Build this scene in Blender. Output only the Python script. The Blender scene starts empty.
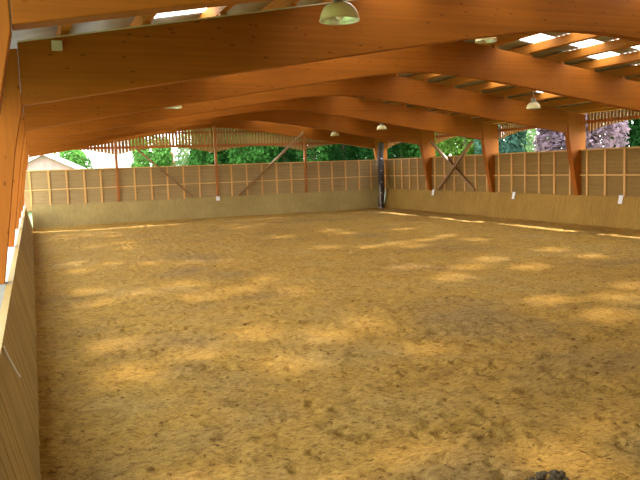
import bpy, bmesh, math, random
from mathutils import Vector, Matrix, noise

random.seed(7)
scn = bpy.context.scene
col = scn.collection
V = Vector

# ------------------------------------------------------------------ helpers
class MB:
    """collects shapes in world coordinates, builds one mesh object"""
    def __init__(s): s.v = []; s.f = []
    def add(s, vs, fs):
        n = len(s.v); s.v += [tuple(p) for p in vs]; s.f += [tuple(i + n for i in f) for f in fs]
    def box(s, x0, x1, y0, y1, z0, z1):
        s.add([(x0,y0,z0),(x1,y0,z0),(x1,y1,z0),(x0,y1,z0),(x0,y0,z1),(x1,y0,z1),(x1,y1,z1),(x0,y1,z1)],
              [(0,3,2,1),(4,5,6,7),(0,1,5,4),(1,2,6,5),(2,3,7,6),(3,0,4,7)])
        return s
    def hexa(s, p):      # 8 points, bottom ring then top ring, counter-clockwise seen from above
        s.add(p, [(0,3,2,1),(4,5,6,7),(0,1,5,4),(1,2,6,5),(2,3,7,6),(3,0,4,7)]); return s
    def bar(s, a, b, w, h, up=(0,0,1)):
        a = V(a); b = V(b); d = (b-a).normalized(); u = V(up)
        if abs(d.dot(u)) > .98: u = V((1,0,0))
        r = d.cross(u).normalized(); u = r.cross(d)
        r *= w/2; u *= h/2
        s.hexa([a-r-u, a+r-u, b+r-u, b-r-u, a-r+u, a+r+u, b+r+u, b-r+u]); return s
    def tube(s, pts, rad, n=10, cap=True):
        pts = [V(p) for p in pts]; rads = rad if isinstance(rad, (list, tuple)) else [rad]*len(pts)
        vs = []; fs = []
        for i, p in enumerate(pts):
            d = (pts[min(i+1,len(pts)-1)] - pts[max(i-1,0)]).normalized()
            u = V((0,0,1)) if abs(d.z) < .95 else V((1,0,0))
            r = d.cross(u).normalized(); u = r.cross(d)
            for k in range(n):
                a = 2*math.pi*k/n; vs.append(p + r*math.cos(a)*rads[i] + u*math.sin(a)*rads[i])
        for i in range(len(pts)-1):
            for k in range(n):
                fs.append((i*n+k, i*n+(k+1)%n, (i+1)*n+(k+1)%n, (i+1)*n+k))
        if cap: fs.append(tuple(range(n-1,-1,-1))); fs.append(tuple(range((len(pts)-1)*n, len(pts)*n)))
        s.add(vs, fs); return s
    def lathe(s, prof, c=(0,0,0), n=32):
        vs = []; fs = []
        for r, z in prof:
            for k in range(n):
                a = 2*math.pi*k/n; vs.append((c[0]+r*math.cos(a), c[1]+r*math.sin(a), c[2]+z))
        for i in range(len(prof)-1):
            for k in range(n): fs.append((i*n+k, i*n+(k+1)%n, (i+1)*n+(k+1)%n, (i+1)*n+k))
        s.add(vs, fs); return s
    def build(s, name, m, parent=None, smooth=False, bevel=0, fix=True):
        me = bpy.data.meshes.new(name)
        org = parent_world(parent) if parent else V((0,0,0))
        me.from_pydata([tuple(V(p)-org) for p in s.v], [], s.f)
        if fix:
            bm = bmesh.new(); bm.from_mesh(me); bmesh.ops.recalc_face_normals(bm, faces=bm.faces); bm.to_mesh(me); bm.free()
        if smooth:
            for p in me.polygons: p.use_smooth = True
        me.materials.append(m); me.update()
        o = bpy.data.objects.new(name, me); col.objects.link(o)
        if parent: o.parent = parent
        if bevel:
            b = o.modifiers.new('bevel', 'BEVEL'); b.width = bevel; b.segments = 2; b.limit_method = 'ANGLE'
        return o

def parent_world(p):
    l = V((0,0,0))
    while p is not None: l = l + p.location; p = p.parent
    return l
def tag(o, label=None, cat=None, group=None, kind=None):
    if label: o['label'] = label
    if cat: o['category'] = cat
    if group: o['group'] = group
    if kind: o['kind'] = kind
    return o
def empty(name, loc, label, cat, group=None):
    o = bpy.data.objects.new(name, None); o.location = loc; o.empty_display_size = .2
    col.objects.link(o); return tag(o, label, cat, group)
def copy_tree(o, parent=None):
    c = o.copy(); col.objects.link(c)
    if parent is not None: c.parent = parent
    for ch in [x for x in bpy.data.objects if x.parent == o]: copy_tree(ch, c)
    return c

# ------------------------------------------------------------------ materials
def newmat(name):
    m = bpy.data.materials.new(name); m.use_nodes = True
    nt = m.node_tree; b = nt.nodes['Principled BSDF']
    return m, nt, b
def N(nt, t, **kw):
    n = nt.nodes.new(t)
    for k, v in kw.items(): setattr(n, k, v)
    return n
def coords(nt, scale, rot=(0,0,0)):
    tc = N(nt, 'ShaderNodeTexCoord'); mp = N(nt, 'ShaderNodeMapping')
    mp.inputs['Scale'].default_value = scale; mp.inputs['Rotation'].default_value = rot
    nt.links.new(tc.outputs['Object'], mp.inputs['Vector']); return mp.outputs['Vector']
def ramp(nt, src, stops):
    r = N(nt, 'ShaderNodeValToRGB'); e = r.color_ramp.elements
    while len(e) > 1: e.remove(e[-1])
    e[0].position = stops[0][0]; e[0].color = (*stops[0][1], 1)
    for p, c in stops[1:]:
        x = e.new(p); x.color = (*c, 1)
    nt.links.new(src, r.inputs['Fac']); return r.outputs['Color']
def mul(nt, a, b, fac=1.0, mode='MULTIPLY'):
    m = N(nt, 'ShaderNodeMix', data_type='RGBA', blend_type=mode)
    m.inputs[0].default_value = fac
    nt.links.new(a, m.inputs[6]); nt.links.new(b, m.inputs[7]); return m.outputs[2]
def noise_tex(nt, vec, scale, detail=4, rough=.55, dist=0):
    n = N(nt, 'ShaderNodeTexNoise'); n.inputs['Scale'].default_value = scale
    n.inputs['Detail'].default_value = detail; n.inputs['Roughness'].default_value = rough
    n.inputs['Distortion'].default_value = dist
    nt.links.new(vec, n.inputs['Vector']); return n.outputs['Fac']
def sc(c, k): return tuple(min(1, x*k) for x in c)

def wood(name, c, grain='x', rough=.55, contrast=.28, knots=True, lam=None, spec=.3, boards=None):
    """c: base colour; grain: long axis; lam: pitch of glued layers along z; boards: (axis, pitch) of boards"""
    m, nt, b = newmat(name)
    s = {'x': (.25, 6, 9), 'y': (6, .25, 9), 'z': (7, 7, .3)}[grain]
    g = noise_tex(nt, coords(nt, s), 2.2, 5, .6, .6)
    colr = ramp(nt, g, [(.25, sc(c, 1-contrast)), (.5, c), (.78, sc(c, 1+contrast*.8))])
    big = ramp(nt, noise_tex(nt, coords(nt, (.5,.5,.5)), 1.3, 3), [(.3, (.82,.8,.78)), (.7, (1.0,1.0,1.0))])
    colr = mul(nt, colr, big)
    tc = N(nt, 'ShaderNodeTexCoord'); sep = N(nt, 'ShaderNodeSeparateXYZ'); nt.links.new(tc.outputs['Object'], sep.inputs[0])
    def stripes(axis, pitch, lo, edge):
        d = N(nt, 'ShaderNodeMath', operation='DIVIDE'); d.inputs[1].default_value = pitch
        nt.links.new(sep.outputs[axis], d.inputs[0])
        fl = N(nt, 'ShaderNodeMath', operation='FLOOR'); nt.links.new(d.outputs[0], fl.inputs[0])
        wn = N(nt, 'ShaderNodeTexWhiteNoise', noise_dimensions='1D'); nt.links.new(fl.outputs[0], wn.inputs['W'])
        tone = ramp(nt, wn.outputs['Value'], [(0, (lo,lo,lo*.98)), (1, (1,1,1))])
        fr = N(nt, 'ShaderNodeMath', operation='FRACT'); nt.links.new(d.outputs[0], fr.inputs[0])
        line = ramp(nt, fr.outputs[0], [(0, (edge,)*3), (.05, (1,1,1)), (.95, (1,1,1)), (1, (edge,)*3)])
        return mul(nt, tone, line)
    if lam: colr = mul(nt, colr, stripes('Z', lam, .86, .86))
    if boards: colr = mul(nt, colr, stripes(boards[0], boards[1], boards[2], .75))
    if knots:
        vo = N(nt, 'ShaderNodeTexVoronoi'); vo.inputs['Scale'].default_value = 1.0
        nt.links.new(coords(nt, {'x': (3.4, 7, 8), 'y': (7, 3.4, 8), 'z': (7, 7, 3.4)}[grain]), vo.inputs['Vector'])
        k = ramp(nt, vo.outputs['Distance'], [(0, (.25,.18,.14)), (.09, (.5,.42,.38)), (.15, (1,1,1))])
        colr = mul(nt, colr, k, .75)
    nt.links.new(colr, b.inputs['Base Color'])
    b.inputs['Roughness'].default_value = rough; b.inputs['Specular IOR Level'].default_value = spec
    bp = N(nt, 'ShaderNodeBump'); bp.inputs['Strength'].default_value = .15; bp.inputs['Distance'].default_value = .01
    nt.links.new(g, bp.inputs['Height']); nt.links.new(bp.outputs[0], b.inputs['Normal'])
    return m
def plain(name, c, rough=.6, metal=0, var=.12, scale=6, spec=.4):
    m, nt, b = newmat(name)
    n = noise_tex(nt, coords(nt, (1,1,1)), scale, 4)
    nt.links.new(ramp(nt, n, [(.3, sc(c, 1-var)), (.7, sc(c, 1+var))]), b.inputs['Base Color'])
    b.inputs['Roughness'].default_value = rough; b.inputs['Metallic'].default_value = metal
    b.inputs['Specular IOR Level'].default_value = spec
    return m

GL = (.37, .11, .009)
M = {}
M['glulam_beam'] = wood('glulam_beam', GL, 'x', .6, .16, True, .045, .12)
M['glulam_post'] = wood('glulam_post', GL, 'z', .6, .18, True, None, .15)
M['purlin'] = wood('purlin_wood', (.50, .19, .03), 'y', .6, .2, True, None, .12)
M['post'] = wood('post_wood', (.45, .16, .035), 'z', .6, .2)
M['brace'] = wood('brace_wood', (.33, .19, .075), 'x', .6, .2)
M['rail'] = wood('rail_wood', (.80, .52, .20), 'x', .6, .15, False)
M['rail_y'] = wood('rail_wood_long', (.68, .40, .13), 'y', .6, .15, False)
M['stud'] = wood('stud_wood', (.80, .46, .15), 'z', .6, .15, False)
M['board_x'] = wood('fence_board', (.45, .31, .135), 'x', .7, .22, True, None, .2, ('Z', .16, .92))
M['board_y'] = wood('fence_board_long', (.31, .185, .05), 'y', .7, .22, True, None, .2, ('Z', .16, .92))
M['kick_b'] = wood('kickboard_pale', (.46, .34, .12), 'z', .7, .2, False, None, .2)
M['kick_r'] = wood('kickboard_golden', (.41, .24, .047), 'z', .7, .22, False, None, .2)
M['kick_l'] = wood('kickboard_olive', (.40, .26, .065), 'z', .6, .2, False, None, .3)
M['kick_cap'] = wood('kickboard_cap', (.52, .38, .18), 'x', .6, .15, False)
M['slat'] = wood('slat_wood', (.46, .25, .07), 'z', .65, .25, False)
M['slat_rail'] = wood('slat_rail_wood', (.42, .13, .03), 'x', .6, .18, False)
M['roof'] = plain('grey_roof_sheet', (.38, .41, .39), .75, 0, .12, 3)
M['strip'] = plain('pale_strip', (.55, .47, .33), .6)
M['shade'] = plain('cream_lamp_shade', (.96, .82, .45), .22, 0, .04, 3, .7)
M['reflector'] = plain('lamp_reflector', (.75, .72, .60), .25, .6, .05, 3)
M['metal'] = plain('grey_metal', (.34, .33, .30), .45, .7)
M['bulb'] = plain('bulb_glass', (.85, .85, .80), .1, 0, .02, 3, .8)
M['white'] = plain('white_paint', (.86, .85, .82), .5, 0, .04)
M['plinth'] = plain('white_concrete', (.80, .79, .76), .7, 0, .05)
M['grey_plinth'] = plain('grey_concrete', (.28, .26, .23), .8, 0, .1)
M['dark_post'] = plain('dark_weathered_wood', (.075, .062, .055), .8, 0, .5, 9)
M['pipe'] = plain('pale_grey_pipe', (.50, .47, .46), .5, .1)
M['dung'] = plain('dark_dung', (.075, .055, .028), .95, 0, .4, 30, .1)
M['bark'] = plain('bark', (.12, .085, .055), .9, 0, .3, 8, .1)
M['brick'] = plain('pink_brick', (.42, .28, .24), .85, 0, .12, 3, .2)
M['tile'] = plain('red_roof_tile', (.45, .27, .20), .8, 0, .15, 4, .2)
M['render'] = plain('pale_render', (.80, .74, .70), .8, 0, .05, 2, .2)
M['pane'] = plain('dark_pane', (.05, .06, .07), .1, 0, .1, 2, .6)
M['gravel'] = plain('pale_gravel', (.60, .57, .50), .9, 0, .15, 20, .2)

def grass_mat():
    m, nt, b = newmat('lawn_grass')
    n = noise_tex(nt, coords(nt, (1,1,1)), 1.5, 6, .7)
    nt.links.new(ramp(nt, n, [(.3, (.05,.11,.02)), (.7, (.13,.22,.05))]), b.inputs['Base Color'])
    b.inputs['Roughness'].default_value = .9; return m
M['lawn'] = grass_mat()

def sand_mat():
    m, nt, b = newmat('wood_fibre_sand')
    v = coords(nt, (1,1,1))
    big = noise_tex(nt, v, .35, 4, .55)
    mid = noise_tex(nt, v, 3.2, 5, .65, .4)
    fine = noise_tex(nt, coords(nt, (1, 1.5, 1)), 13, 6, .72, .4)
    grain = noise_tex(nt, v, 90, 3, .7)
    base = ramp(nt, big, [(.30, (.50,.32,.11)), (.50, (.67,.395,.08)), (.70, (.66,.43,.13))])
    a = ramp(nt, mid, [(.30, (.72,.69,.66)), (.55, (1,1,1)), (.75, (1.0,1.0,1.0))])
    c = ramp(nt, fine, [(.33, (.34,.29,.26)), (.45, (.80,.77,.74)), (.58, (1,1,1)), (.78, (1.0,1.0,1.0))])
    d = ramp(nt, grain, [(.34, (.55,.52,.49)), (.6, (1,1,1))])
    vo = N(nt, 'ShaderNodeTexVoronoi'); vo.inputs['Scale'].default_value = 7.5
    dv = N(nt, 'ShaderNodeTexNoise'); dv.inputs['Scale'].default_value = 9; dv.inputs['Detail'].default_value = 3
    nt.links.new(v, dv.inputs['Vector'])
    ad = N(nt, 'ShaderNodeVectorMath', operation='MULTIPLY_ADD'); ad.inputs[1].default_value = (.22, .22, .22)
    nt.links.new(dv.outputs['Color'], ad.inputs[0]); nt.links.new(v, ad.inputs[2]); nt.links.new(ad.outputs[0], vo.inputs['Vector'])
    dent_shade = ramp(nt, vo.outputs['Distance'], [(.10, (0,0,0)), (.27, (1,1,1))])
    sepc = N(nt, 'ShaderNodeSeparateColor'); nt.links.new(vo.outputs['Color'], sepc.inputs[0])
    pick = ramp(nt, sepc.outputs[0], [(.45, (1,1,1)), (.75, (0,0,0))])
    mxs = mul(nt, dent_shade, pick, 1.0, 'LIGHTEN')
    dark = ramp(nt, mxs, [(0, (.36,.29,.24)), (1, (1,1,1))])  # shadows of hoof dents, painted into the sand colour as dark specks
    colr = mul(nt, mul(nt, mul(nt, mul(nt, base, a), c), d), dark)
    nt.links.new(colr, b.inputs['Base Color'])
    b.inputs['Roughness'].default_value = .95; b.inputs['Specular IOR Level'].default_value = .1
    b1 = N(nt, 'ShaderNodeBump'); b1.inputs['Strength'].default_value = .75; b1.inputs['Distance'].default_value = .05
    nt.links.new(fine, b1.inputs['Height'])
    b2 = N(nt, 'ShaderNodeBump'); b2.inputs['Strength'].default_value = .5; b2.inputs['Distance'].default_value = .015
    nt.links.new(grain, b2.inputs['Height']); nt.links.new(b1.outputs[0], b2.inputs['Normal'])
    nt.links.new(b2.outputs[0], b.inputs['Normal'])
    return m
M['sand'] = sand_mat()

def skylight_mat():
    m = bpy.data.materials.new('translucent_sheet'); m.use_nodes = True
    nt = m.node_tree; nt.nodes.clear()
    out = N(nt, 'ShaderNodeOutputMaterial')
    tr = N(nt, 'ShaderNodeBsdfTransparent'); tr.inputs[0].default_value = (1, .91, .74, 1)
    tl = N(nt, 'ShaderNodeBsdfTranslucent'); tl.inputs[0].default_value = (.66, .63, .55, 1)
    mx = N(nt, 'ShaderNodeMixShader'); mx.inputs[0].default_value = SKY_DIFF
    nt.links.new(tr.outputs[0], mx.inputs[1]); nt.links.new(tl.outputs[0], mx.inputs[2])
    nt.links.new(mx.outputs[0], out.inputs[0]); return m
SKY_DIFF = .79
M['sky'] = skylight_mat()

def leaf_mat(name, c, tl=.45):
    m = bpy.data.materials.new(name); m.use_nodes = True
    nt = m.node_tree; nt.nodes.clear()
    out = N(nt, 'ShaderNodeOutputMaterial')
    n = noise_tex(nt, coords(nt, (1,1,1)), 1.1, 3)
    cc = ramp(nt, n, [(.3, sc(c, .6)), (.7, sc(c, 1.35))])
    df = N(nt, 'ShaderNodeBsdfDiffuse'); t = N(nt, 'ShaderNodeBsdfTranslucent')
    nt.links.new(cc, df.inputs[0]); nt.links.new(cc, t.inputs[0])
    mx = N(nt, 'ShaderNodeMixShader'); mx.inputs[0].default_value = tl
    nt.links.new(df.outputs[0], mx.inputs[1]); nt.links.new(t.outputs[0], mx.inputs[2])
    nt.links.new(mx.outputs[0], out.inputs[0]); return m

# ------------------------------------------------------------------ dimensions
W, D = 20.0, 38.51
RX = 9.9                                     # ridge line
FY = [5.2, 10.8, 16.5, 22.2, 27.85, 33.5, 39.1]   # portal frames
HF, HM, HK = 2.97, 1.975, 1.15               # fence top, middle rail, kickboard top
FO, KO = .35, .25                            # setback of fence, lean of kickboard
def side(x, w): return math.sqrt((x-RX)**2 + w*w)
def z_top(x): return 4.48 + .165*(10-side(x, .8))
def z_sof(x): return 3.64 + .165*(10-side(x, 1.5))
def z_roof(x): return 4.48 + .165*(10-abs(x-RX)) + .32
ordw = ['first', 'second', 'third', 'fourth', 'fifth', 'sixth', 'seventh', 'eighth', 'ninth', 'tenth', 'eleventh']

# ------------------------------------------------------------------ floor (riding sand)
def sand_floor():
    xs = [-.04 + i*(20.08)/420 for i in range(421)]
    ys = [-2.0]
    while ys[-1] < 38.5: ys.append(ys[-1] + max(.045, .0062*ys[-1]))
    ys[-1] = 38.55
    prints = {}
    for i in range(9000):
        px = random.uniform(0, 20); py = 3 + 34*random.random()**1.3
        prints.setdefault((int(px*2), int(py*2)), []).append((px, py, random.uniform(.04, .085), random.uniform(.02, .05), random.uniform(0, 6.3)))
    vs = []; fs = []
    for y in ys:
        for x in xs:
            z = .035*noise.noise(V((x*.5, y*.5, 0))) + .022*noise.noise(V((x*2.1, y*2.1, 3))) + .016*noise.noise(V((x*5.5, y*5.5, 7)))
            e = min(x, 20-x, 38.5-y)
            if e < .8: z += .05*(1-e/.8)**2
            cx, cy = int(x*2), int(y*2)
            for a in (cx-1, cx, cx+1):
                for b in (cy-1, cy, cy+1):
                    for (px, py, r, dp, an) in prints.get((a, b), ()):
                        d2 = ((x-px)**2 + (y-py)**2)/(r*r)
                        if d2 < 4: z += dp*(-math.exp(-d2*1.3) + .55*math.exp(-(math.sqrt(d2)-1.35)**2*5)*(.6+.4*math.cos(an+math.atan2(y-py, x-px))))
            vs.append((x, y, z))
    n = len(xs)
    for j in range(len(ys)-1):
        for i in range(n-1): fs.append((j*n+i, j*n+i+1, (j+1)*n+i+1, (j+1)*n+i))
    mb = MB(); mb.v = vs; mb.f = fs
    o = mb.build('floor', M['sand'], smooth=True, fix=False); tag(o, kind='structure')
sand_floor()
g = MB(); g.box(-120, 140, -60, 180, -.6, -.12); tag(g.build('lawn_ground', M['lawn']), kind='structure')
g = MB(); g.box(-7.0, -.3, 10, 46, -.3, -.02); tag(g.build('unseen_gravel_ground', M['gravel']), kind='structure')  # unseen gravel, laid only further back to bounce light onto the far beams

# ------------------------------------------------------------------ roof: corrugated sheets and clear sheets
CW = 1.15
PITCH = .175
rows = []                                    # (x inner, x outer) from the ridge down
for s in (-1, 1):
    for k in range(10):
        a = RX + s*k*CW; b = RX + s*(k+1)*CW
        if k == 9: b = RX + s*11.1
        rows.append((s, k, a, b))
Y0, Y1 = -2.1, 40.0
sky = {}
def put(s, k, *ys):
    sky.setdefault((s, k), []).extend(ys)
put(-1, 4, 11.0, 9.25, 16.15, 14.4, 21.9, 20.1, 25.6, 27.4)
put(-1, 3, 10.1, 15.25, 21.1, 26.8)
put(-1, 2, 11.0, 9.25, 16.1, 14.3, 21.8, 19.95, 26.5, 28.3)
put(-1, 1, 10.2, 15.6, 20.6, 26.0)
put(-1, 0, 11.15, 9.35, 16.2, 14.3, 21.75, 19.8, 25.8, 35.7)
put(-1, 6, 11.45)
put(1, 2, 15.85, 14.3, 21.05, 19.1, 26.7, 31.1)
put(1, 3, 15.2, 20.1, 25.8)
put(1, 4, 15.85, 14.2, 20.9, 19.15, 26.0, 24.85, 32.0, 30.4)
put(1, 6, 15.6, 21.0, 19.4, 24.85, 26.6, 30.0)
put(1, 5, 14.9, 26.1)
put(1, 1, 10.3)
put(1, 0, 9.4, 11.15)
for s_ in (-1, 1):  # extra clear sheets over the end bay, added to brighten the far beams
    for k_ in (2, 4): put(s_, k_, 38.5, 36.8)
    put(s_, 3, 37.7)
put(-1, 2, 31.4, 33.1); put(-1, 3, 32.2)  # more sheets added on the left slope for light on the far beams
SW = .43
def corr(mb, xa, xb, ya, yb):
    n = max(2, int(round((yb-ya)/PITCH*6)))
    vs = []; fs = []
    for i in range(n+1):
        y = ya + (yb-ya)*i/n; dz = .02*math.cos(2*math.pi*y/PITCH)
        vs += [(xa, y, z_roof(xa)+dz), (xb, y, z_roof(xb)+dz)]
        if i: fs.append((2*i-2, 2*i-1, 2*i+1, 2*i))
    mb.add(vs, fs)
roof = MB(); wn = 0
for s, k, a, b in rows:
    y = Y0
    for c in sorted(sky.get((s, k), [])):
        corr(roof, a, b, y, c-SW); y = c+SW
        p = MB(); corr(p, a, b, c-SW, c+SW); wn += 1
        tag(p.build('window_%d' % wn, M['sky'], smooth=True, fix=False), kind='structure')
    corr(roof, a, b, y, Y1)
roof = roof.build('ceiling', M['roof'], smooth=True, fix=False); tag(roof, kind='structure')
so = roof.modifiers.new('thick', 'SOLIDIFY'); so.thickness = .012; so.offset = 1
cap = MB()
for s in (-1, 1):
    cap.add([(RX, Y0, z_roof(RX)+.06), (RX, Y1, z_roof(RX)+.06), (RX+s*.28, Y1, z_roof(RX+.28)+.05), (RX+s*.28, Y0, z_roof(RX+.28)+.05)], [(0,1,2,3)])
cap = cap.build('ridge_trim', M['roof']); tag(cap, kind='structure')

# ------------------------------------------------------------------ purlins
for s, nm in ((-1, 'left'), (1, 'right')):
    for k in range(11):
        x = RX + s*(k*CW if k else .12)
        if k == 10: x = RX + s*10.98
        zt = z_roof(x)-.024; sl = -s*.165
        p = MB(); w = .062; h = .225
        if k == 10: h = .19
        pts = []
        for zz in (zt-h, zt):
            for (dx, yy) in ((-w, Y0+.1), (w, Y0+.1), (w, Y1-.15), (-w, Y1-.15)):
                pts.append((x+dx, yy, zz + dx*sl))
        p.hexa(pts)
        o = p.build('roof_purlin', M['purlin'])
        lab = 'orange roof purlin along the ridge, on its %s side' % nm if k == 0 else \
              'orange timber roof purlin, %s down from the ridge on the %s slope' % (ordw[k-1], nm)
        if k == 10: lab = 'slim timber purlin at the edge of the roof above the %s eave' % nm
        tag(o, lab, 'purlin', 'roof purlins')

# ------------------------------------------------------------------ glulam portal frames
flabel = ['nearest laminated timber roof frame, cut by the top left corner of the photo',
          'large laminated timber roof frame with the widest full arch, second from the camera',
          'laminated timber roof frame third from the camera, right column out of the picture',
          'laminated timber roof frame whose right column stands alone beside the purple tree',
          'laminated timber roof frame on the near side of the crossed braces',
          'laminated timber roof frame on the far side of the crossed braces, last before the end',
          'laminated timber end frame above the slatted gable of the back wall']
for i, fy in enumerate(FY):
    t = .11
    r = empty('portal_frame', (RX, fy, 0), flabel[i], 'roof frame', 'laminated timber portal frames')
    xa, xb = .06, W-.28
    n = 48; vs = []; fs = []
    xs = [xa + (xb-xa)*j/n for j in range(n+1)]
    for x in xs:
        zs, zt = z_sof(x), z_top(x)
        vs += [(x, fy-t, zs), (x, fy+t, zs), (x, fy+t, zt), (x, fy-t, zt)]
    for j in range(n):
        for a in range(4): fs.append((4*j+a, 4*j+(a+1)%4, 4*j+4+(a+1)%4, 4*j+4+a))
    fs += [(0,3,2,1), (4*n, 4*n+1, 4*n+2, 4*n+3)]
    m = MB(); m.add(vs, fs); rb = m.build('rafter', M['glulam_beam'], r, bevel=.012)
    for s in (-1, 1):
        m = MB()
        lo, hi = (xa, RX-1.2) if s < 0 else (RX+1.2, xb)
        cnt = 10
        prev = None
        for j in range(cnt+1):
            x = lo+(hi-lo)*j/cnt
            if prev is not None:
                m.hexa([(prev, fy-t-.004, z_top(prev)), (x, fy-t-.004, z_top(x)), (x, fy-t+.05, z_top(x)), (prev, fy-t+.05, z_top(prev)),
                        (prev, fy-t-.004, z_top(prev)+.022), (x, fy-t-.004, z_top(x)+.022), (x, fy-t+.05, z_top(x)+.022), (prev, fy-t+.05, z_top(prev)+.022)])
            prev = x
        if i == 1: m.build('capping_strip', M['strip'], r)['label'] = 'thin pale strip along the top edge of the beam'
    for s in (-1, 1):
        X = lambda d: (d if s < 0 else W-d)       # distance inside the inner face line
        m = MB(); tc = .118
        prof = [(-.34, HK+.03), (-.08, 2.97), (.055, 3.62), (.055, 4.42)] if s < 0 else [(-.24, HK+.03), (.12, 2.97), (.23, 3.62), (.30, 4.42)]
        out = -.62
        vs = []
        for d, z in prof:
            vs += [(X(d), fy-tc, z), (X(d), fy+tc, z), (X(out), fy+tc, min(z, 4.36)), (X(out), fy-tc, min(z, 4.36))]
        fs = [(0,1,2,3), tuple(4*(len(prof)-1)+a for a in (3,2,1,0))]
        for j in range(len(prof)-1):
            for a in range(4): fs.append((4*j+a, 4*j+(a+1)%4, 4*j+4+(a+1)%4, 4*j+4+a))
        m.add(vs, fs); m.build('column', M['glulam_post'], r, bevel=.01)
        if s < 0:
            m = MB(); m.box(-.66, -.32, fy-.16, fy+.16, -.1, HK+.03)
            o = m.build('plinth', M['plinth' if i > 1 else 'grey_plinth'], r, bevel=.01)
            o['label'] = 'white concrete plinth of the column' if i > 1 else 'grey concrete plinth of the column'
        else:
            m = MB(); m.box(W+.32, W+.66, fy-.16, fy+.16, -.1, HK+.03)
            m.build('plinth', M['grey_plinth'], r, bevel=.01)
    for s in (-1, 1):
        for k in range(1, 9):
            x = RX + s*k*CW; m = MB(); zc = z_roof(x)-.024-.215
            m.box(x-.05, x+.05, fy-.08, fy+.08, z_top(x)-.03, zc); m.build('purlin_cleat', M['purlin'], r)
    if i == 1:
        m = MB(); m.box(.50, .64, fy-.2, fy-.114, 4.40, 4.53); m.build('bracket', M['strip'], r)['label'] = 'small pale block on the beam top near the left column'

# ------------------------------------------------------------------ boarded end wall behind the camera
m = MB(); fx = [-.6 + i*(W+1.2)/40 for i in range(41)]
for a, b in zip(fx[:-1], fx[1:]):
    m.hexa([(a,-2.2,0), (b,-2.2,0), (b,-2.12,0), (a,-2.12,0), (a,-2.2,z_roof(a)-.02), (b,-2.2,z_roof(b)-.02), (b,-2.12,z_roof(b)-.02), (a,-2.12,z_roof(a)-.02)])
tag(m.build('wall_front', M['brace']), kind='structure')

# ------------------------------------------------------------------ kickboards
def kick_boards(P, L, pw, jit):
    """P(u, d, z): u along the wall, d outwards, z up"""
    m = MB(); u = 0; i = 0
    while u < L - .01:
        u1 = min(L, u+pw); o = random.uniform(-jit, jit); gp = .0025
        a, b = u+gp, u1-gp
        zt = HK
        p0 = [P(a, .0+o, .03), P(b, .0+o, .03), P(b, .035+o, .03), P(a, .035+o, .03)]
        p1 = [P(a, KO+o, zt), P(b, KO+o, zt), P(b, KO+.035+o, zt), P(a, KO+.035+o, zt)]
        m.hexa(p0+p1); u = u1
    bk = MB(); bk.hexa([P(0,.045,.03), P(L,.045,.03), P(L,.06,.03), P(0,.06,.03), P(0,KO+.045,HK-.01), P(L,KO+.045,HK-.01), P(L,KO+.06,HK-.01), P(0,KO+.06,HK-.01)])
    m.add(bk.v, bk.f); return m
def kick(name, P, L, pw, mat, label):
    o0 = P(0, 0, 0)
    r = empty('kickboard', o0, label, 'kickboard', 'sloping kickboards round the arena')
    kick_boards(P, L, pw, .004).build('boarding', mat, r)
    c = MB(); c.hexa([P(0,KO-.01,HK), P(L,KO-.01,HK), P(L,KO+.07,HK), P(0,KO+.07,HK), P(0,KO-.01,HK+.03), P(L,KO-.01,HK+.03), P(L,KO+.07,HK+.03), P(0,KO+.07,HK+.03)])
    c.build('cap_board', mat, r)
    return r
kick('kickboard', lambda u, d, z: (-d, -2+u, z), D+1.98, .16, M['kick_l'], 'olive sloping kickboard along the left side, running towards the camera')
kick('kickboard', lambda u, d, z: (u, D+d, z), W-.02, .13, M['kick_b'], 'pale sloping kickboard along the foot of the back wall')
kick('kickboard', lambda u, d, z: (W+d, -2+u, z), D+1.98, .15, M['kick_r'], 'golden brown sloping kickboard along the right side below the fence')

# ------------------------------------------------------------------ fence panels
def fence(P, a, b, studs, boardmat, railmat, label, tone_h=True):
    r = empty('fence_panel', P(a, 0, 0), label, 'fence', 'timber fence panels above the kickboards')
    m = MB()
    def bx(mb, u0, u1, d0, d1, z0, z1):
        mb.hexa([P(u0,d0,z0), P(u1,d0,z0), P(u1,d1,z0), P(u0,d1,z0), P(u0,d0,z1), P(u1,d0,z1), P(u1,d1,z1), P(u0,d1,z1)])
    z = HK-.25
    while z < HF-.05:
        z1 = min(z+.16, HF-.02); o = random.uniform(0, .006)
        bx(m, a, b, FO+.05+o, FO+.075+o, z, z1); z = z1
    m.build('boarding', boardmat, r)
    m = MB(); bx(m, a, b, FO-.03, FO+.09, HF-.035, HF+.02); m.build('top_rail', railmat, r)
    m = MB(); bx(m, a, b, FO-.012, FO+.048, HM-.035, HM+.03); m.build('middle_rail', railmat, r)
    for u in studs:
        m = MB(); bx(m, u-.042, u+.042, FO-.005, FO+.05, HK-.2, HF-.035); m.build('stud', M['stud'], r)
PB = lambda u, d, z: (u, D+d, z)
PR = lambda u, d, z: (W+d, u, z)
BP = [-.35, 4.35, 9.75, 15.1, 20.42]
bl = ['timber fence panel at the left end of the back wall, below the brick house',
      'timber fence panel on the back wall, second from the left, behind the left brace',
      'timber fence panel on the back wall, third from the left, behind the long brace',
      'timber fence panel on the back wall next to the dark corner post']
for i in range(4):
    a, b = BP[i]+.06, BP[i+1]-.06
    n = 5; st = [a + (b-a)*(k+.5)/6 + 0*k for k in range(6)]
    if i == 0: st = [.02, .93, 1.8, 2.67, 3.5]
    elif i == 1: st = [5.25, 6.13, 7.0, 7.88, 8.77]
    elif i == 2: st = [10.6, 11.5, 12.4, 13.3, 14.2]
    else: st = [15.95, 16.8, 17.7, 18.6, 19.4]
    fence(PB, a, b, st, M['board_x'], M['rail'], bl[i])
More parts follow.
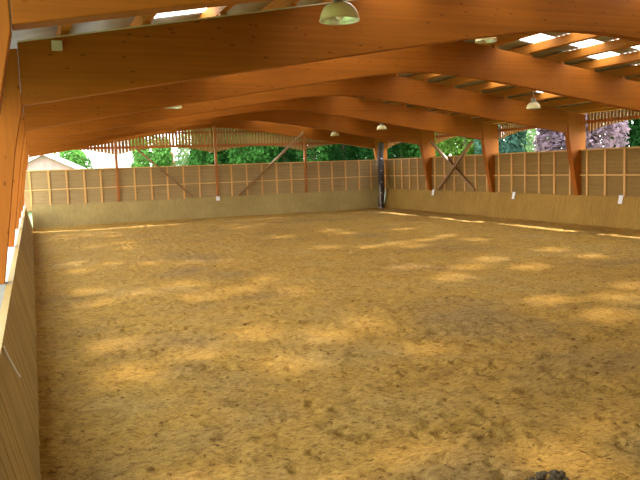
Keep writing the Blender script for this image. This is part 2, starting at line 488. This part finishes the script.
rl = ['timber fence panel on the right wall nearest the camera, outside the picture edge',
      'timber fence panel on the right wall, second from the camera',
      'timber fence panel at the right edge of the picture, third from the camera',
      'timber fence panel at the right edge of the photo, under the dark green tree',
      'timber fence panel on the right wall between the two largest columns, under the purple tree',
      'timber fence panel on the right wall behind the crossed braces',
      'timber fence panel on the right wall between the farthest column and the dark corner post']
RY = [-.6] + FY
for i in range(3, 7):
    a, b = RY[i]+.0, RY[i+1]-.0
    if i == 6: b = 39.0
    n = 6; st = [a + (b-a)*(k+.5)/n for k in range(n)]
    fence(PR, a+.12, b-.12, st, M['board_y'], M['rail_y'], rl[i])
for i in (1, 2):
    a, b = RY[i], RY[i+1]
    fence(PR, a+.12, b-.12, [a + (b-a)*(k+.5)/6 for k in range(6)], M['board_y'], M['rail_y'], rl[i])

# ------------------------------------------------------------------ back wall posts and braces
pl = ['slim reddish timber post on the back wall, leftmost of the three', 'slim reddish timber post in the middle of the back wall',
      'slim reddish timber post on the back wall, rightmost, at the top of the long brace']
for x, l in zip(BP[1:4], pl):
    m = MB(); zt = z_sof(x)+.1
    m.box(x-.065, x+.065, D+.29, D+.42, 0, 0+zt)
    tag(m.build('wall_post', M['post'], bevel=.006), l, 'post', 'slim posts of the back wall')
def brace(a, b, w, label, mat='brace'):
    m = MB(); m.bar(a, b, w, w)
    tag(m.build('diagonal_brace', M[mat], bevel=.005), label, 'brace', 'diagonal braces')
brace((5.35, D+.24, 4.03), (8.35, D+.24, 1.22), .10, 'short diagonal timber brace left of the middle back post, sloping down to the right')
brace((15.02, D+.24, 4.70), (11.0, D+.24, 1.22), .12, 'long diagonal timber brace on the back wall, sloping down to the left')
brace((20.17, 33.1, 3.82), (20.31, 29.25, 1.24), .13, 'diagonal timber brace of the right wall cross, top end at the far column')
brace((20.03, 29.05, 3.62), (20.17, 32.4, 1.24), .13, 'diagonal timber brace of the right wall cross, top end towards the near column')

# ------------------------------------------------------------------ slatted screens under the eaves and in the gable
def arch(u, a, b): t = (u-a)/(b-a)*2-1; return 3.66 + .34*(1-t*t)
def screen(P, a, b, ztop, rails, mat, railmat, pitch, sw, label):
    r = empty('slat_screen', P(a, 0, 3.66), label, 'slat screen', 'slatted timber screens under the roof')
    m = MB(); u = a + pitch/2
    while u < b:
        u0, u1 = u-sw/2, u+sw/2
        zb = arch(u, a, b) + random.uniform(-.012, .012)
        z0, z1 = ztop(u0), ztop(u1)
        m.hexa([P(u0,0,zb), P(u1,0,zb), P(u1,.022,zb), P(u0,.022,zb), P(u0,0,z0), P(u1,0,z1), P(u1,.022,z1), P(u0,.022,z0)])
        u += pitch
    m.build('slats', mat, r)
    for z, h in rails:
        if z > min(ztop(a), ztop(b)) and z > max(ztop(a), ztop(b)): continue
        lo, hi = a, b
        while ztop(lo) < z+h/2 and lo < b: lo += .05
        while ztop(hi) < z+h/2 and hi > a: hi -= .05
        if hi-lo < .3: continue
        q = MB(); q.hexa([P(lo,-.055,z-h/2), P(hi,-.055,z-h/2), P(hi,-.005,z-h/2), P(lo,-.005,z-h/2), P(lo,-.055,z+h/2), P(hi,-.055,z+h/2), P(hi,-.005,z+h/2), P(lo,-.005,z+h/2)])
        q.build('rail', railmat, r)
gl = ['slatted timber screen at the left end of the gable, bright sky between its slats',
      'slatted timber screen of the gable, second from the left, above the short brace',
      'slatted timber screen of the gable, third from the left, above the long brace',
      'slatted timber screen at the right end of the gable, beside the dark corner post']
M['slat_rail_y'] = wood('slat_rail_wood_long', (.42, .13, .03), 'y', .6, .18, False)
for i in range(4):
    screen(lambda u, d, z: (u, 39.30+d, z), BP[i], BP[i+1]+.0, lambda u: z_roof(u)-.28, [(4.06, .13), (4.80, .09), (5.5, .09)], M['slat'], M['slat_rail'], .18, .142, gl[i])
sl = {1: 'slatted timber screen under the right eave, nearest the camera', 2: 'slatted timber screen under the right eave, second from the camera',
      3: 'slatted timber screen under the right eave at the edge of the photo',
      4: 'slatted timber screen under the right eave between the two big columns', 5: 'slatted timber screen under the right eave above the crossed braces',
      6: 'slatted timber screen under the right eave next to the back corner'}
for i in range(1, 7):
    a, b = RY[i]+.12, RY[i+1]-.12
    screen(lambda u, d, z: (20.68+d, u, z), a, b, lambda u: 4.40, [(4.06, .12)], M['slat'], M['slat_rail_y'], .17, .132, sl[i])

for i in range(1, 3):  # unseen left screens, added beside the near bays only, to darken the near beams
    a, b = RY[i]+.14, RY[i+1]-.14
    screen(lambda u, d, z: (-.70-d, u, z), a, b, lambda u: 4.40, [(4.06, .12)], M['slat'], M['slat_rail_y'], .17, .132, 'added unseen slatted timber screen under the left eave, %s' % ('nearest the camera' if i == 1 else 'second from the camera'))

# ------------------------------------------------------------------ corner post and drainpipe
r = empty('corner_post', (19.79, D-.17, 0), 'dark weathered post with pale fittings in the far right corner', 'post')
m = MB(); c = V((19.79, D-.17, 0))
pts = []; rad = []
for k in range(15):
    z = 4.0*k/14; pts.append(c+V((.03*math.sin(z*1.7)-.04+.03*z, .02*math.cos(z*2), z))); rad.append(.185+.012*math.sin(z*5))
m.tube(pts, rad, 14); m.build('post', M['dark_post'], r, smooth=True)
for z, dx in ((3.02, .02), (1.62, -.02), (.95, -.04), (.35, -.06), (2.3, .0)):
    m = MB(); m.tube([c+V((dx-.03, -.13, z)), c+V((dx-.03, -.21, z))], [.05, .04], 10)
    m.build('pale_fitting', M['pipe'], r)['label'] = 'small pale round fitting on the dark post'
r = empty('drainpipe', (19.55, D-.52, 0), 'pale grey pipe standing at the foot of the dark corner post', 'pipe')
m = MB(); m.tube([(19.55, D-.52, .04), (19.55, D-.52, 1.25), (19.57, D-.45, 1.45)], .045, 12); m.build('pipe', M['pipe'], r, smooth=True)
m = MB(); m.tube([(19.55, D-.52, .03), (19.55, D-.52, .10)], [.15, .12], 14); m.build('foot', M['pipe'], r)

# ------------------------------------------------------------------ marker plates
def plate(name, c, t, n, w, h, label, rod=True):
    c = V(c); t = V(t).normalized(); n = V(n).normalized(); u = t.cross(n)
    if u.z < 0: u = -u
    r = empty('marker_plate', c, label, 'marker plate', 'white marker plates on the kickboards')
    m = MB(); T = t*w/2; U = u*h/2; K = n*.012
    m.hexa([c-T-U-K, c+T-U-K, c+T-U+K, c-T-U+K, c-T+U-K, c+T+U-K, c+T+U+K, c-T+U+K])
    m.build('plate', M['white'], r, bevel=.004)
    m = MB(); m.tube([c+U*.8-K, c+U*1.5-K], .012, 6); m.build('hanger', M['metal'], r)
kn = V((HK, 0, -KO)).normalized()
plate('m', (9.72, D+.205, 1.09), (1,0,0), (0, HK, -KO), .22, .24, 'white marker plate on the back wall kickboard below the middle post')
for y, l in ((33.0, 'white marker plate on the right kickboard beside the farthest column'), (26.1, 'white marker plate on the right kickboard, midway between the two big columns'),
             (19.85, 'white marker plate on the right kickboard near the edge of the photo')):
    plate('m', (20.205, y, 1.07), (0,1,0), (HK, 0, -KO), .19, .32, l)
r = empty('marker_plate', (-.20, 6.9, 1.0), 'thin white marker plate on the left kickboard, seen edge on near the camera', 'marker plate', 'white marker plates on the kickboards')
m = MB(); vs = []; fs = []
for k in range(9):
    t = k/8; z = .84 + .30*t; o = .012 + .05*(1-t)**2.2
    x = -KO*z/HK + o
    for (dx, dy) in ((0, -.03), (0, .03), (.010, .03), (.010, -.03)): vs.append((x+dx, 6.87+.05*math.sin(t*3.1)+dy, z))
for k in range(8):
    for a in range(4): fs.append((4*k+a, 4*k+(a+1)%4, 4*k+4+(a+1)%4, 4*k+4+a))
fs += [(0,1,2,3), (35,34,33,32)]
m.add(vs, fs); m.build('plate', M['white'], r)

# ------------------------------------------------------------------ hanging lamps
def lamp_proto():
    r = empty('hanging_lamp', (3.78, 8.0, 4.40), 'cream bell lamp', 'lamp', 'bell shaped hall lamps')
    c = (3.78, 8.0, 4.40)
    m = MB(); prof = []
    for k in range(15):
        a = k/14*math.pi/2; prof.append((.062 + .178*math.cos(a)**.85 if k < 14 else .062, .20*math.sin(a)**1.1 if k else 0))
    outer = [(.249, -.012), (.249, .0)] + prof
    inner = [(rr-.006 if rr > .07 else rr, z-.006) for rr, z in reversed(prof)]
    m.lathe(outer, c, 40); m.build('lamp_shade', M['shade'], r, smooth=True)
    m = MB(); m.lathe([(.249, -.012), (.235, -.010)] + [(max(.03, rr-.008), z-.004) for rr, z in prof], c, 40)
    m.build('reflector', M['reflector'], r, smooth=True)
    m = MB(); m.lathe([(0, -.002), (.03, .004), (.045, .03), (.045, .075), (.025, .12), (.02, .17)], c, 20); m.build('bulb', M['bulb'], r, smooth=True)
    m = MB(); m.lathe([(.0, .18), (.07, .18), (.078, .195), (.078, .33), (.06, .35), (.0, .352)], c, 24); m.build('housing', M['metal'], r)
    zr = z_roof(3.78) - .2
    m = MB(); m.tube([(c[0], c[1], c[2]+.35), (c[0], c[1], zr)], .012, 8); m.build('hanging_rod', M['metal'], r)
    return r
lp = [(3.71, 8.0, 4.425, 'large cream bell lamp hanging at the top of the photo, nearest the camera'),
      (3.80, 19.4, 4.40, 'pale lamp glimpsed below the second full beam on the left side'),
      (9.85, 13.6, 5.36, 'lamp seen from below under the ridge, just behind the widest arch'),
      (9.93, 19.4, 5.40, 'lamp barely showing behind the crest of the second full beam'),
      (16.37, 20.0, 4.42, 'cream bell lamp hanging in front of the beam on the right, below the roof sheets'),
      (15.94, 30.6, 4.36, 'small cream bell lamp above the dark corner post, larger of the far pair'),
      (15.9, 36.2, 4.36, 'small cream bell lamp farthest away, left of the dark corner post')]
l0 = lamp_proto()
for i, (x, y, z, lab) in enumerate(lp):
    o = l0 if i == 0 else copy_tree(l0)
    o.location = (x, y, z); o['label'] = lab
    if i:
        rod = [c for c in bpy.data.objects if c.parent == o and c.name.startswith('hanging_rod')][0]
        me = rod.data.copy(); rod.data = me
        top = z_roof(x) - .05 - z
        for v in me.vertices:
            if v.co.z > .4: v.co.z = top

# ------------------------------------------------------------------ dung heap at the bottom edge
m = MB(); rnd = random.Random(3)
for k in range(46):
    a = rnd.uniform(0, 6.28); q = rnd.random()**.6*.21
    c = V((3.87+q*math.cos(a)*1.1, 4.47+q*math.sin(a)*.55, .015+.04*(1-q/.21)*rnd.random())); rr = rnd.uniform(.02, .042)
    n0 = len(m.v); vs = []; fs = []
    for i in range(5):
        th = math.pi*(i+.5)/5
        for j in range(7):
            ph = 2*math.pi*j/7; rq = rr*rnd.uniform(.75, 1.2)
            vs.append(c+V((rq*math.sin(th)*math.cos(ph), rq*math.sin(th)*math.sin(ph), rq*.8*math.cos(th))))
    for i in range(4):
        for j in range(7): fs.append((i*7+j, (i+1)*7+j, (i+1)*7+(j+1)%7, i*7+(j+1)%7))
    fs += [tuple(range(7)), tuple(range(34, 27, -1))]
    m.add(vs, fs)
o = m.build('dung_heap', M['dung'], smooth=True); tag(o, 'small dark heap of dung on the sand at the bottom edge of the photo', 'dung', kind='stuff')

# ------------------------------------------------------------------ houses beyond the back wall
r = empty('brick_house', (1.0, 62, 0), 'pink brick house with white bargeboards behind the left end of the back fence', 'house')
m = MB(); ax, az, ex, ez = 1.05, 4.55, 6.2, 2.0; wx = -4.1
m.add([(wx,60,0), (ex,60,0), (ex,60,ez), (ax,60,az), (wx,60,ez), (wx,68,0), (ex,68,0), (ex,68,ez), (ax,68,az), (wx,68,ez)],
      [(0,1,2,3,4), (9,8,7,6,5), (0,5,6,1), (1,6,7,2), (0,4,9,5)])
m.build('wall', M['brick'], r)
for sx, x in ((-1, wx), (1, ex)):
    q = MB(); d = V((x-ax, 0, ez-az)); e = V((ax, 0, az)) + d*1.08; n = V((0, 0, .16))
    q.hexa([V((ax, 59.6, az)), V((e.x, 59.6, e.z)), V((e.x, 68.4, e.z)), V((ax, 68.4, az)), V((ax, 59.6, az))+n, V((e.x, 59.6, e.z))+n, V((e.x, 68.4, e.z))+n, V((ax, 68.4, az))+n])
    q.build('roof', M['tile'], r)
    q = MB(); n = V((0, 0, .40)); q.hexa([V((ax, 59.45, az-.18)), V((e.x, 59.45, e.z-.18)), V((e.x, 59.58, e.z-.18)), V((ax, 59.58, az-.18)), V((ax, 59.45, az-.18))+n, V((e.x, 59.45, e.z-.18))+n, V((e.x, 59.58, e.z-.18))+n, V((ax, 59.58, az-.18))+n])
    q.build('bargeboard', M['white'], r)
r = empty('pale_house', (7.5, 76, 0), 'pale rendered house right of the brick house beyond the back fence', 'house')
m = MB(); m.box(6.5, 10.4, 72, 80, 0, 6.0); m.build('wall', M['render'], r)
m = MB(); m.add([(6.3,71.6,6.0), (10.6,71.6,6.0), (10.6,80.4,6.0), (6.3,80.4,6.0), (8.45,71.6,7.4), (8.45,80.4,7.4)], [(0,1,4), (3,5,2), (0,4,5,3), (1,2,5,4), (0,3,2,1)]); m.build('roof', M['tile'], r)
# ------------------------------------------------------------------ trees outside
def tree(x, y, h, rx, rz, c, label, nleaf=2600, ls=.30, seed=0, name='leafy_tree', z0=None, tl=.45):
    rd = random.Random(seed)
    r = empty(name, (x, y, -.12), label, 'tree', 'trees beyond the fences')
    m = MB(); m.tube([(x, y, -.12), (x+.1, y, h*.35), (x, y+.1, h*.7)], [.22, .16, .06], 8); m.build('trunk', M['bark'], r, smooth=True)
    zc = h - rz if z0 is None else z0
    lobes = [(V((x, y, zc)), rx, rz)]
    for k in range(9):
        a = rd.uniform(0, 6.28); b = rd.uniform(-.7, .8)
        lobes.append((V((x+rx*.72*math.cos(a), y+rx*.72*math.sin(a), zc+rz*.7*b)), rx*rd.uniform(.38, .55), rz*rd.uniform(.3, .5)))
    vs = []; fs = []
    for k in range(nleaf):
        c0, ra, rb = lobes[rd.randrange(len(lobes))] if rd.random() < .75 else lobes[0]
        d = V((rd.gauss(0,1), rd.gauss(0,1), rd.gauss(0,1))).normalized()
        q = rd.uniform(.72, 1.04)
        p = c0 + V((d.x*ra*q, d.y*ra*q, d.z*rb*q))
        if p.z < .1: continue
        n = (d + V((rd.gauss(0,.6), rd.gauss(0,.6), rd.gauss(0,.6)+.3))).normalized()
        t = n.cross(V((rd.gauss(0,1), rd.gauss(0,1), rd.gauss(0,1)))).normalized(); b = n.cross(t)
        s = ls*rd.uniform(.6, 1.25); i0 = len(vs)
        vs += [p-t*s*.5, p+b*s*.28-n*s*.08, p+t*s*.5, p-b*s*.28-n*s*.08]; fs.append((i0, i0+1, i0+2, i0+3))
    m = MB(); m.v = vs; m.f = fs
    m.build('crown', c, r, fix=False)
LG = leaf_mat('bright_leaf', (.13, .30, .06)); LD = leaf_mat('dark_leaf', (.018, .065, .014), .25); LM = leaf_mat('mid_leaf', (.04, .12, .022), .3)
LY = leaf_mat('yellow_leaf', (.11, .20, .03)); LB = leaf_mat('blue_leaf', (.06, .13, .085)); LP = leaf_mat('purple_leaf', (.27, .18, .21)); LA = leaf_mat('amber_leaf', (.36, .22, .09))
LW = leaf_mat('pale_leaf', (.26, .38, .16))
TREES = [
 (3.7, 73.5, 6.0, 1.7, 2.6, LG, 'bright green tree just right of the brick house gable', 1),
 (10.5, 66, 6.5, 1.6, 3.0, LG, 'light green tree right of the pale house', 2),
 (12.9, 72.5, 6.0, .9, 2.6, LA, 'amber coloured young tree behind the left brace', 3),
 (14.4, 67, 7.0, 1.6, 3.2, LW, 'pale sunlit green tree left of the middle post', 4),
 (14.2, 59.5, 7.5, 1.4, 3.4, LM, 'mid green tree just behind the middle post', 5),
 (15.9, 52, 9, 2.0, 4.2, LM, 'green tree between the middle post and the long brace', 6),
 (17.9, 63, 11, 1.9, 5.2, LM, 'green tree far behind the lower half of the long brace', 7),
 (20.5, 57.8, 20, 2.05, 9.7, LD, 'tall dark green tree behind the upper half of the long brace', 8),
 (20.8, 52, 25, 1.95, 12.2, LM, 'tall green tree just right of the right post of the back wall', 9),
 (26, 57.8, 21, 2.05, 10.2, LD, 'tall dark tree behind the farthest hanging lamp', 10),
 (26.4, 52, 25, 1.95, 12.2, LD, 'tall dark tree just left of the dark corner post', 11),
 (31.8, 57.8, 14, 2.05, 6.7, LD, 'dark green tree directly behind the corner post', 12),
 (31.2, 52, 8, 2.0, 3.8, LM, 'green tree right of the dark corner post', 13),
 (29.6, 44, 7.5, 2.3, 3.5, LY, 'yellow green tree behind the crossed braces', 14),
 (27.2, 36.6, 7.0, 1.5, 3.3, LB, 'blue green tree right of the column beside the cross', 15),
 (37, 45, 7.0, 1.9, 3.2, LW, 'pale green tree between the blue green and purple trees', 16),
 (32.2, 37.0, 7.5, 1.4, 3.5, LP, 'purple leaved tree left of the biggest right column', 17),
 (28, 29.2, 7.5, 1.5, 3.5, LP, 'purple leaved tree right of the biggest column', 18),
 (33, 30.8, 8.0, 2.2, 3.8, LD, 'dark green tree at the right edge of the photo', 19),
 (23.0, 65, 12, 2.1, 5.8, LD, 'dark green tree far behind the right post of the back wall', 21),
 (28.0, 65, 12, 2.1, 5.8, LD, 'dark green tree far behind the last hanging lamp', 22),
 (33.6, 64, 12, 2.1, 5.8, LD, 'dark green tree far behind the dark corner post', 23),
 (27.5, 75, 12, 3.0, 5.6, LD, 'dark green tree in the far distance left of the right back post', 25),
 (35.0, 75, 12, 3.0, 5.6, LD, 'dark green tree in the far distance left of the dark corner post', 26),
 (33.4, 48.4, 8, 1.4, 3.8, LG, 'bright green tree far behind the crossed braces', 24),
]
for (x, y, h, rx, rz, c, lab, sd) in TREES:
    tree(x, y, h, rx, rz, c, lab, nleaf=int((6500 if c in (LD, LM) else 4200)*max(1, rz/4)), ls=.38, seed=sd)

# ------------------------------------------------------------------ camera
C0 = V((.109, 0, 2.6586)); yaw, pit, rol, f = .3853, .10372, -.03488, 702.19
fw = V((math.sin(yaw)*math.cos(pit), math.cos(yaw)*math.cos(pit), -math.sin(pit)))
r0 = V((math.cos(yaw), -math.sin(yaw), 0)); u0 = r0.cross(fw)
rr = math.cos(rol)*r0 + math.sin(rol)*u0; uu = -math.sin(rol)*r0 + math.cos(rol)*u0
cam = bpy.data.cameras.new('camera'); cam.sensor_width = 36; cam.lens = f/640*36; cam.clip_start = .05; cam.clip_end = 500
co = bpy.data.objects.new('camera', cam); col.objects.link(co)
co.matrix_world = Matrix(((rr.x, uu.x, -fw.x, C0.x), (rr.y, uu.y, -fw.y, C0.y), (rr.z, uu.z, -fw.z, C0.z), (0,0,0,1)))
scn.camera = co

# ------------------------------------------------------------------ light
sd = V((-.65, -.89, -1)).normalized()
L = bpy.data.lights.new('sun', 'SUN'); L.energy = 8.8; L.angle = math.radians(3.2); L.color = (1, .93, .80)
lo = bpy.data.objects.new('sun', L); col.objects.link(lo); lo.location = (30, 40, 40)
lo.rotation_euler = sd.to_track_quat('-Z', 'Y').to_euler()
wd = bpy.data.worlds.new('sky'); scn.world = wd; wd.use_nodes = True
nt = wd.node_tree; bg = nt.nodes['Background']
tc = N(nt, 'ShaderNodeTexCoord'); sp = N(nt, 'ShaderNodeSeparateXYZ'); nt.links.new(tc.outputs['Generated'], sp.inputs[0])
cr = ramp(nt, sp.outputs['Z'], [(0, (1.0, .98, .95)), (.25, (.92, .96, 1.0)), (1, (.62, .78, 1.0))])
nt.links.new(cr, bg.inputs['Color']); bg.inputs['Strength'].default_value = 3.9

scn.view_settings.view_transform = 'Standard'; scn.view_settings.look = 'None'
scn.view_settings.gamma = 1; scn.view_settings.use_curve_mapping = False
scn.view_settings.exposure = 1.1
scn.cycles.max_bounces = 12; scn.cycles.diffuse_bounces = 6; scn.cycles.transparent_max_bounces = 16
scn.cycles.use_denoising = True
